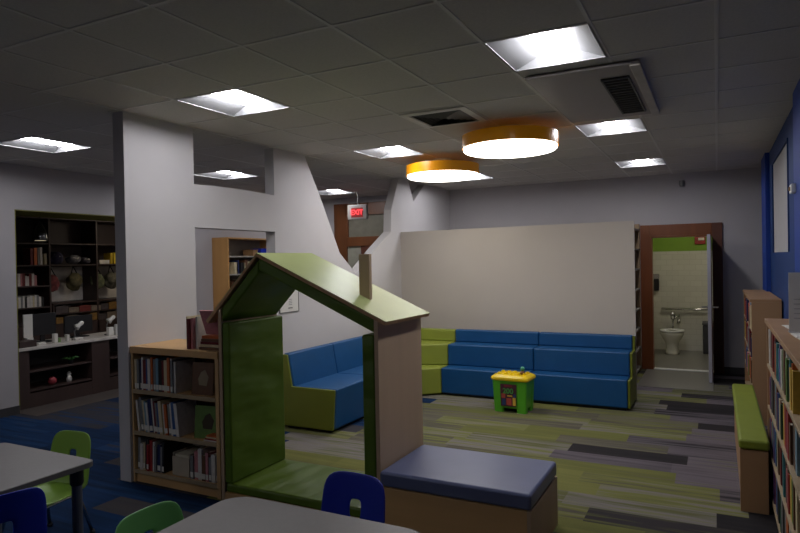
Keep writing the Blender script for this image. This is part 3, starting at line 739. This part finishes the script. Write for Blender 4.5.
for si,z in enumerate(BD):
    y=5.185
    while y>3.6:
        w=R.uniform(.025,.075); h=R.uniform(.2,.262)
        book((.322+R.uniform(0,.015),y,z+.023),w,h,R.uniform(.14,.17),R.choice(CN),'book standing on the %s shelf of the nearest right-hand bookcase'%wn_[si],'books on the %s shelf of the nearest right bookcase'%wn_[si],-PI/2,0,True,False)
        y-=w+.002
for si,z in enumerate(BD):
    if si==0: continue
    y=9.415
    while y>7.58:
        w=R.uniform(.07,.13); h=R.uniform(.2,.262)
        book((.318+R.uniform(-.01,.015),y,z+.023),w,h,R.uniform(.14,.16),R.choice(CN+['orange','red','white']),'book standing on the %s shelf of the far right-hand bookcase'%wn_[si],'books on the %s shelf of the far right bookcase'%wn_[si],-PI/2,0,False)
        y-=w+.002
t=thing('bench','narrow maple bench with lime cushion between the two right-hand bookcases','bench',(.21,5.9,0))
obj('end_panel',MB().box(.125,.295,4.86,4.89,0,.43),MAPLER,t,bev=.002)
obj('box',MB().box(.135,.295,4.89,6.93,0,.43),MAPLER,t,bev=.002)
obj('cushion',MB().box(.118,.305,4.85,6.95,.432,.5),mat('moss_vinyl',(118,130,34),.5,amt=.05),t,bev=.02,seg=3)
t=thing('tabletop_sign','white printed sign standing on top of the nearest right-hand bookcase','sign',(.46,4.3,1.306))
obj('sheet',MB().box(.375,.585,4.30,4.306,1.312,1.66),mat('sign_paper',(205,200,192),.6,amt=.02),t)
obj('foot',MB().box(.375,.585,4.26,4.35,1.306,1.312),mat('clear_plastic',(190,190,190),.2),t)
pr=MB().box(.44,.455,4.298,4.30,1.59,1.625,0).box(.46,.47,4.298,4.30,1.60,1.635,0).box(.452,.55,4.298,4.30,1.585,1.6,1)
for k in range(5): pr.box(.40,.56-.02*(k%2),4.298,4.30,1.50-.028*k,1.506-.028*k,2)
obj('print',pr,[mat('ink_red',(190,80,75),.6),mat('ink_dark',(110,100,110),.6),mat('ink_pale',(170,165,160),.6)],t)
for k,(x,y,a) in enumerate(((.42,4.62,.1),(.43,4.36,-.15),(.42,4.12,.05),(.44,3.9,.12))):
    o=obj('paper_sheet',MB().prism([(-.04,-.1),(.12,-.1),(.12,.1),(-.04,.1)],'z',0,.004+.001*k),PAPER,local=True); o.location=(x,y,1.3055); o.rotation_euler=(0,0,a)
    tag(o,'flat white leaflet on the nearest right bookcase, %s'%['farthest behind the standing sign','just behind the standing sign','just in front of the standing sign','closest to the camera'][k],'paper','leaflets on the bookcase top')
t=thing('wall_switch','small white switch box high on the brightly lit blue pilaster at right','switch',(XR-.06,5.7,2.26))
obj('body',MB().box(XR-.085,XR-.05,5.62,5.76,2.24,2.31),WHITE,t,bev=.008)
obj('button',MB().box(XR-.094,XR-.085,5.67,5.71,2.26,2.29),TAN,t)

# ------------------------------------------------------------------ tables
def table(x0,x1,y0,y1,r,label):
    t=thing('table',label,'table',((x0+x1)/2,(y0+y1)/2,0),0,'pale grey activity tables'); cx,cy=(x0+x1)/2,(y0+y1)/2
    w,d=(x1-x0)/2,(y1-y0)/2
    obj('table_top',loft(MB(),[(rr(w-.003,d-.003,r,8),.712),(rr(w-.003,d-.003,r,8),.738),(rr(w-.006,d-.006,r,8),.74)]),LAMIN,t,local=True)
    vs=[];fs=[];b=MB(); A=rr(w,d,r,8);n=len(A);B=rr(w-.004,d-.004,r,8)
    for pts,z in ((A,.71),(A,.737),(B,.7395),(B,.71)): vs+=[(x,y,z) for x,y in pts]
    for i in range(4):
        for k in range(n): fs.append((i*n+k,i*n+(k+1)%n,((i+1)%4)*n+(k+1)%n,((i+1)%4)*n+k))
    b.add(vs,fs); obj('edge_band',b,EDGEB,t,local=True)
    for sx in (-1,1):
        for sy in (-1,1):
            px,py=sx*(w-.055),sy*(d-.08)
            g=obj('leg',MB().lathe([(.018,0),(.018,.03),(.026,.03),(.026,.63)],(px,py,0),16),LEGM,t,local=True,smooth=False)
            obj('leg_collar',MB().lathe([(.03,.625),(.034,.635),(.034,.705)],(px,py,0),16),DARKP,g,local=True)
            obj('foot_glide',MB().lathe([(.022,0),(.022,.02),(.018,.03)],(px,py,0),16),DARKP,g,local=True)
    return t
table(-3.80,-2.965,.75,2.20,.05,'pale grey table at the lower left edge of the photo')
table(-1.945,-.965,.6,2.135,.11,'pale grey round-cornered table at the bottom centre, before the playhouse')

# ------------------------------------------------------------------ chairs
def chair(name_lab,m,rzz,loc,seat_h=.42,top=.76,grp='plastic school chairs around the tables'):
    t=thing('school_chair',name_lab,'chair',(0,0,0),0,grp)
    # back shell facing -y (front of sitter = +y... sitter looks +y), back at y=0
    n=56; M_=7; z0,z1=seat_h-.02,top; zc=(z0+z1)/2+.03; hw,hh=.185,(z1-z0)/2
    def outl(a):
        p=5; c,s=math.cos(a),math.sin(a); k=(abs(c)**p+abs(s)**p)**(-1/p); z=k*s
        w=hw*(1-.09*(z+1)/2); return (k*c*w,(z0+z1)/2+z*hh)
    def hole(a):
        p=4; c,s=math.cos(a),math.sin(a); k=(abs(c)**p+abs(s)**p)**(-1/p); return (k*c*.032,zc-.01+k*s*.044)
    vs=[];fs=[]
    for i in range(M_+1):
        f=i/M_
        for k in range(n):
            a=2*PI*k/n; h_=hole(a); o_=outl(a); x=h_[0]*(1-f)+o_[0]*f; z=h_[1]*(1-f)+o_[1]*f
            y=-.055*(z-z0)/(z1-z0)-.03*(1-(x/hw)**2)+ (.03*(1-min(1,(z-z0)/.06))**2)
            vs.append((x,y,z))
    for i in range(M_):
        for k in range(n): fs.append((i*n+k,i*n+(k+1)%n,(i+1)*n+(k+1)%n,(i+1)*n+k))
    b=MB().add(vs,fs); o=obj('backrest',b,m,t,local=True,smooth=True)
    s=o.modifiers.new('s','SOLIDIFY'); s.thickness=.009; s.offset=0; v=o.modifiers.new('b','BEVEL'); v.width=.003; v.segments=2; v.limit_method='ANGLE'; v.angle_limit=.8
    vs=[];fs=[]
    for i in range(M_+1):
        f=i/M_
        for k in range(n):
            a=2*PI*k/n; p=3.6; c,s_=math.cos(a),math.sin(a); kk=(abs(c)**p+abs(s_)**p)**(-1/p)*f
            x=kk*c*.185; y=.185+kk*s_*.19; z=seat_h-.018*(1-(x/.185)**2)+.03*max(0,-(kk*s_))**3-.03*max(0,kk*s_-.6)
            vs.append((x,y,z))
    for i in range(M_):
        for k in range(n): fs.append((i*n+k,i*n+(k+1)%n,(i+1)*n+(k+1)%n,(i+1)*n+k))
    o=obj('seat',MB().add(vs,fs),m,t,local=True,smooth=True)
    s=o.modifiers.new('s','SOLIDIFY'); s.thickness=.009; s.offset=0
    for sx in (-1,1):
        g=obj('leg',MB().tube([(sx*.13,.06,seat_h-.03),(sx*.15,.03,seat_h-.05),(sx*.19,-.03,.01)],.011,10),CHROME,t,local=True,smooth=True)
        obj('foot_glide',MB().lathe([(.017,0),(.018,.015),(.011,.03)],(sx*.19,-.03,0),12),DARKP,g,local=True,smooth=True)
        g=obj('leg',MB().tube([(sx*.13,.28,seat_h-.03),(sx*.15,.30,seat_h-.05),(sx*.185,.36,.01)],.011,10),CHROME,t,local=True,smooth=True)
        obj('foot_glide',MB().lathe([(.017,0),(.018,.015),(.011,.03)],(sx*.185,.36,0),12),DARKP,g,local=True,smooth=True)
    obj('under_frame',MB().tube([(-.13,.06,seat_h-.03),(.13,.06,seat_h-.03)],.01,8).tube([(-.13,.28,seat_h-.035),(.13,.28,seat_h-.035)],.01,8).tube([(-.13,.06,seat_h-.03),(-.13,.28,seat_h-.035)],.01,8).tube([(.13,.06,seat_h-.03),(.13,.28,seat_h-.035)],.01,8),CHROME,t,local=True)
    t.location=loc; t.rotation_euler=(0,0,rzz); return t
# sitter looks along local +y
chair('lime green plastic chair tucked behind the lower left table',CHLIME,PI+.12,(-3.90,2.66,0),.31,.655)
chair('royal blue plastic chair at the lower left corner, pulled to the left table',CHBLUE,PI/2-.28,(-2.865,1.64,0),.42,.785)
chair('apple green plastic chair at the left side of the bottom centre table',CHGRN,-PI/2-.05,(-2.14,1.87,0),.42,.72)
chair('royal blue plastic chair between the bottom centre table and the playhouse',CHBLUE,PI-.03,(-1.54,2.44,0),.42,.765)

# ------------------------------------------------------------------ office content
t=thing('service_counter','dark wood counter with open shelves and pale top in the office opening','counter',(-8,5.8,0))
k0,k1=4.65,7.03; fx=-7.76
_n0=set(o.name for o in bpy.data.objects)
obj('counter_top',MB().box(-8.4,fx+.03,k0-.01,k1,.73,.77),COUNTER,t,bev=.006)
obj('side_panel',MB().box(-8.3,fx,k0,k0+.19,0,.73),WALN,t,bev=.003)
obj('middle_panel',MB().box(-8.3,fx,5.72,6.0,0,.73),WALN,t,bev=.003)
obj('side_panel',MB().box(-8.3,fx,6.8,6.99,0,.73),WALN,t,bev=.003)
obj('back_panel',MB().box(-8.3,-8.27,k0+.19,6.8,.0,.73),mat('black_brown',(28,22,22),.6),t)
for z in (.2,.44): 
    obj('shelf',MB().box(-8.27,fx-.01,k0+.19,5.72,z,z+.02),WALN,t,bev=.002); obj('shelf',MB().box(-8.27,fx-.01,6.0,6.8,z,z+.02),WALN,t,bev=.002)
obj('base_board',MB().box(-8.27,fx-.005,k0+.19,6.8,0,.18),WALN,t)
_n1=set(o.name for o in bpy.data.objects)
# items on counter shelves
def toyball(loc,r,m,label): return tag(obj('toy_ball',MB().lathe([(r*math.sin(PI*k/8)+.0001,r-r*math.cos(PI*k/8)) for k in range(9)],loc,14),m,smooth=True),label,'toy')
toyball((-7.5,4.98,.22),.055,mat('pinkish_red',(150,50,60),.5),'small pink-red ball on the lower shelf of the office counter')
pl=thing('small_plant','small green plant on the upper shelf of the office counter','plant',(-7.5,5.25,.48))
g=MB()
for k in range(11):
    a=2*PI*k/11; g.tube([(-7.5,5.25,.52),(-7.5+.05*math.cos(a),5.25+.07*math.sin(a),.57),(-7.5+.09*math.cos(a),5.25+.13*math.sin(a),.56)],[.004,.009,.001],5)
obj('leaves',g,mat('leaf_green',(60,110,50),.6),pl); obj('pot',MB().lathe([(.03,.48),(.04,.53)],(-7.5,5.25,0),14),DARKP,pl)
tf=thing('toy_figure','small white toy figure on the lower shelf of the office counter','toy',(-7.5,5.22,.22))
obj('body',MB().lathe([(.03,.22),(.035,.26),(.02,.31)],(-7.5,5.22,0),12),PAPER,tf,smooth=True); obj('head',MB().lathe([(.01,.30),(.03,.325),(.01,.36)],(-7.5,5.22,0),12),PAPER,tf,smooth=True)
# monitors
def monitor(y0,y1,z0,z1,x,label):
    t=thing('monitor',label,'monitor',(x,(y0+y1)/2,.83),0,'computer monitors on the office counter')
    obj('screen',MB().box(x-.03,x,y0,y1,z0,z1),DARKP,t,bev=.005)
    obj('stand',MB().box(x-.05,x-.03,(y0+y1)/2-.03,(y0+y1)/2+.03,.84,z0+.15),DARKP,t)
    obj('foot',MB().box(x-.12,x+.06,(y0+y1)/2-.12,(y0+y1)/2+.12,.83,.845),DARKP,t,bev=.004)
monitor(4.86,5.2,.93,1.22,-7.72,'black computer monitor on the left half of the office counter')
monitor(5.38,5.82,.9,1.14,-7.8,'black computer monitor on the right half of the office counter')
def lampthing(y,x,z,label):
    t=thing('desk_lamp',label,'lamp',(x,y,.83),0,'small desk lamps on the office counter')
    M=Matrix.Translation(Vector((x,y,z)))@Matrix.Rotation(-1.0,4,'X')
    obj('shade',MB().lathe([(.045,0),(.04,.01),(.028,.05),(.03,.10),(.02,.12)],(0,0,0),16).xf(M),PAPER,t,smooth=True)
    obj('arm',MB().tube([(x,y-.02,.84),(x,y-.03,z-.05),(x,y+.02,z+.02)],.008,8),GREY,t); obj('base',MB().lathe([(.06,.83),(.06,.845),(.02,.85)],(x,y,0),16),GREY,t)
lampthing(5.38,-7.55,1.0,'small white desk lamp in front of the right monitor on office counter')
lampthing(5.93,-7.6,1.03,'small cream desk lamp at the partition end of the office counter')
tag(obj('paper_holder',MB().box(-7.62,-7.6,4.68,4.80,.93,1.23).box(-7.66,-7.56,4.70,4.78,.83,.93),PAPER,bev=.003),'white upright sheet in a holder at the left of the office counter','holder')
tag(obj('storage_box',MB().box(-7.6,-7.4,4.50,4.72,.83,.91),WALN,bev=.004),'low dark box at the left end of the office counter','box')
for k,(y,w,h,m_) in enumerate(((5.02,.05,.12,PAPER),(5.20,.04,.09,PAPER),(5.85,.08,.12,PAPER),(5.98,.07,.15,WHITE),(4.8,.1,.03,PAPER),(5.32,.12,.03,PAPER),(5.08,.03,.06,mat('glass_green',(120,150,90),.3)))):
    tag(obj('desk_item',MB().box(-7.55,-7.49,y,y+w,.83,.83+h),m_,bev=.006),'small %s desk item on the office counter, %s counting from the left jamb'%('green' if k==6 else 'white',ORD[{4:0,0:1,6:2,1:3,5:4,2:5,3:6}[k]]),'desk item','small items on the office counter')
# the items were laid out on a reference counter; set them on the real one
for o_ in [o for o in bpy.data.objects if o.name not in _n1 and not o.parent]:
    dz=-.06 if o_.location.z>.7 else (-.022 if o_.location.z>.4 else 0)
    o_.location=Vector((o_.location.x-.36,o_.location.y+.22,o_.location.z+dz))
# back shelving
BXO=-9.6
t=thing('wall_shelving','dark wood wall shelving filling the back wall of the office','shelving',(-9.8,6.6,0))
def V(y,w=.03,z0=0,z1=2.56): obj('upright',MB().box(OX+.002,BXO,y-w/2,y+w/2,z0,z1),WALN,t,bev=.002)
for y in (5.2,6.36,7.22,8.1): V(y)
obj('top_panel',MB().box(OX+.002,BXO+.01,5.18,8.12,2.56,2.6),WALN,t)
obj('back_panel',MB().box(OX+.002,OX+.01,5.2,8.1,1.75,2.56).box(OX+.002,OX+.01,5.2,6.36,0,1.75),mat('shelf_back_brown',(56,42,40),.6),t)
for z in (1.13,1.47,1.8,2.15): obj('shelf',MB().box(OX+.01,BXO,5.22,6.34,z,z+.02),WALN,t)
for z in (1.80,2.15): obj('shelf',MB().box(OX+.01,BXO,6.38,7.2,z,z+.02),WALN,t); obj('shelf',MB().box(OX+.01,BXO,7.24,8.08,z,z+.02),WALN,t)
obj('pin_board',MB().box(OX+.002,OX+.02,6.38,8.08,1.2,1.78),OFFWALL,t)
obj('lower_cabinet',MB().box(OX+.002,BXO,5.22,8.08,0,.85),WALN,t)
# binders
for k,(y,w,h,c_) in enumerate(((6.12,.05,.27,'orange'),(6.18,.03,.27,'grey'),(6.22,.035,.28,'white'),(6.29,.04,.18,'cream'),(6.06,.04,.26,'dark red'))):
    o=book((BXO-.03,y+w,1.821),w,h,.2,c_,'%s binder on the office shelf left of the bag hooks'%c_,'binders on the office shelves',0,0,False,name='binder'); o.rotation_euler=(0,0,PI/2); o.location=(BXO-.03,y,1.821)
for si,(z,ya,yb,pal_) in enumerate(((1.491,5.8,6.15,['white','dark red','white','pink','dark red','white']),(1.151,5.8,6.25,['white','cream','white','grey','white','black','white']))):
    y=ya;k=0
    while y<yb:
        w=R.uniform(.025,.045); o=book((BXO-.05,y,z),w,R.uniform(.15,.2),.18,pal_[k%len(pal_)],'book on the %s book shelf of the dark office shelving'%['upper','lower'][si],'books on the %s office book shelf'%['upper','lower'][si],PI/2,0,False); y+=w+.003;k+=1
# dark purple bags and caps on shelf, hanging bags
def blob(name,c,sx,sy,sz,m,label,cat,grp,strap=False):
    t=thing(name,label,cat,(c[0],c[1],c[2]-sz),0,grp)
    bm=bmesh.new(); bmesh.ops.create_icosphere(bm,subdivisions=3,radius=1)
    b=MB(); 
    vs=[]
    for v in bm.verts:
        q=v.co.copy(); k=1+.10*math.sin(5*q.x+3*q.z+c[1]*7)+.06*math.sin(9*q.y+4*q.z); vs.append((c[0]+q.x*sx*k,c[1]+q.y*sy*k,c[2]+max(-1,q.z*k)*sz))
    b.add(vs,[[v.index for v in f_.verts] for f_ in bm.faces]); bm.free()
    obj('body',b,m,t,smooth=True)
    if strap: obj('strap',MB().tube([(c[0]+.02,c[1]-sy*.6,c[2]+sz*.6),(c[0]-.02,c[1],c[2]+sz+.12),(c[0]+.02,c[1]+sy*.6,c[2]+sz*.6)],.012,6),DARKP,t)
    else: obj('tie',MB().tube([(c[0]+sx*.6,c[1]-sy*.5,c[2]+sz*.5),(c[0]+sx,c[1],c[2]+sz*.2),(c[0]+sx*.6,c[1]+sy*.5,c[2]+sz*.5)],.012,6),PAPER,t)
blob('cloth_bundle',(BXO-.15,6.55,1.93),.12,.12,.11,mat('dark_purple_cloth',(40,36,66),.8,amt=.5,scale=9),'dark purple bundle on the office shelf above the hooks','bundle','bundles on the office shelf')
blob('cloth_bundle',(BXO-.15,6.87,1.90),.12,.11,.075,mat('grey_white_cloth',(120,118,120),.8,amt=.6,scale=20),'grey and white bundle on the office shelf, right of the purple one','bundle','bundles on the office shelf')
blob('cloth_bundle',(BXO-.15,7.08,1.88),.12,.08,.06,mat('dark_grey_cloth',(70,66,76),.8,amt=.5,scale=20),'dark grey bundle on the office shelf, right of the grey and white one','bundle','bundles on the office shelf')
for k,(y,c_) in enumerate(((6.47,(110,50,50)),(6.88,(88,80,50)),(7.32,(90,94,66)),(7.6,(92,88,74)))):
    blob('hanging_bag',(BXO-.15,y,1.52),.09,.13,.15,mat('bag_cloth_%s'%['a','b','c','d'][k],c_,.8,amt=.6,scale=14),['dark red bag hanging at the left of the office pin board','olive bag hanging second from left on the office pin board','grey-green bag hanging third from left on the office pin board','pale grey bag hanging beside the partition column on the pin board'][k],'bag','bags hanging on the office pin board',True)
for k,(y,w,h,c_,l) in enumerate(((7.28,.2,.07,(205,200,190),'white box on the office shelf beside the partition column'),(7.5,.05,.19,(190,160,20),'yellow binder on the office shelf beside the white box'),(7.57,.06,.2,(200,175,30),'taller yellow binder on the office shelf at the partition column'))):
    tag(obj('box' if k==0 else 'binder',MB().box(BXO-.2,BXO-.02,y,y+w,1.821,1.821+h),mat('stock_%s'%['white','gold','yellow'][k],c_,.6),bev=.004),l,'box' if k==0 else 'binder')
t=thing('low_bookcase','dark low bookcase of colourful stacked things below the office pin board','bookcase',(-9.75,7.2,.85))
obj('frame',MB().box(OX+.02,BXO,6.40,6.42,.85,1.19).box(OX+.02,BXO,8.04,8.06,.85,1.19).box(OX+.02,BXO,6.42,8.04,1.17,1.19).box(OX+.02,BXO,6.42,8.04,1.0,1.015),WALN,t)
y=6.45;k=0
for z in (.851,1.016):
    y=6.45
    while y<7.9:
        w=R.uniform(.12,.22); c_=R.choice([(110,40,36),(130,95,40),(120,105,90),(90,40,46),(70,60,60)])
        tag(obj('game_box',MB().box(BXO-.25,BXO-.01,y,y+w,z,z+R.uniform(.08,.13)),mat('gamebox_%d_%d_%d'%c_,c_,.6,amt=.3,scale=20),bev=.003),'flat coloured box stacked in the low office bookcase behind the monitors','box','boxes stacked in the low office bookcase'); y+=w+.01
t=thing('ceiling_light','added unseen round lamp on the office ceiling, brightening the office','light',(-8.6,7.9,2.6))  # added lamp, out of view, to brighten the office shelving
obj('diffuser',MB().lathe([(.05,2.58),(.17,2.60),(.2,2.64),(.2,2.65)],(-8.6,7.9,0),32),OFFCL,t,smooth=True)
obj('base',MB().lathe([(.21,2.65),(.21,2.66)],(-8.6,7.9,0),32),WHITE,t)
t=thing('pendant_lamp','small dark cone pendant lamp hanging in the office opening','lamp',(-8.3,5.37,2.15))
obj('shade',MB().lathe([(.09,2.15),(.088,2.17),(.075,2.26),(.05,2.34),(.02,2.38),(.012,2.40)],(-8.3,5.37,0),24),mat('black_lacquer',(22,22,24),.2,coat=.5),t,smooth=True)
obj('cord',MB().tube([(-8.3,5.37,2.39),(-8.3,5.37,2.66)],.004,6),DARKP,t); obj('bulb',MB().lathe([(.07,2.147),(.07,2.149)],(-8.3,5.37,0),20),OFFL,t)
tag(obj('smoke_detector',MB().lathe([(.03,2.60),(.05,2.63),(.05,2.66)],(-9.0,6.4,0),16),GREY),'small round sensor on the office ceiling','sensor')

# ------------------------------------------------------------------ camera and world
w=bpy.data.worlds.new('world'); SC.world=w; w.use_nodes=True
w.node_tree.nodes['Background'].inputs[0].default_value=(.5,.55,.65,1); w.node_tree.nodes['Background'].inputs[1].default_value=.02
f_,yaw,pit,rol=620.4,-.472167,-.0085031,-.0188307
cy,sy=math.cos(yaw),math.sin(yaw); cp,sp=math.cos(pit),math.sin(pit); cr,sr=math.cos(rol),math.sin(rol)
F=Vector((sy*cp,cy*cp,sp)); Rv=Vector((cy,-sy,0)); U=Rv.cross(F); R2=cr*Rv+sr*U; U2=-sr*Rv+cr*U
cam=bpy.data.cameras.new('camera'); co=bpy.data.objects.new('camera',cam); COL.objects.link(co)
M=Matrix(((R2.x,U2.x,-F.x,0),(R2.y,U2.y,-F.y,0),(R2.z,U2.z,-F.z,1.77),(0,0,0,1)))
co.matrix_world=M; cam.sensor_width=36; cam.lens=f_/800*36; cam.clip_start=.02
SC.camera=co
SC.view_settings.view_transform='Standard'; SC.view_settings.look='None'; SC.view_settings.gamma=1; SC.view_settings.exposure=.1
try: SC.view_settings.use_curve_mapping=False
except Exception: pass
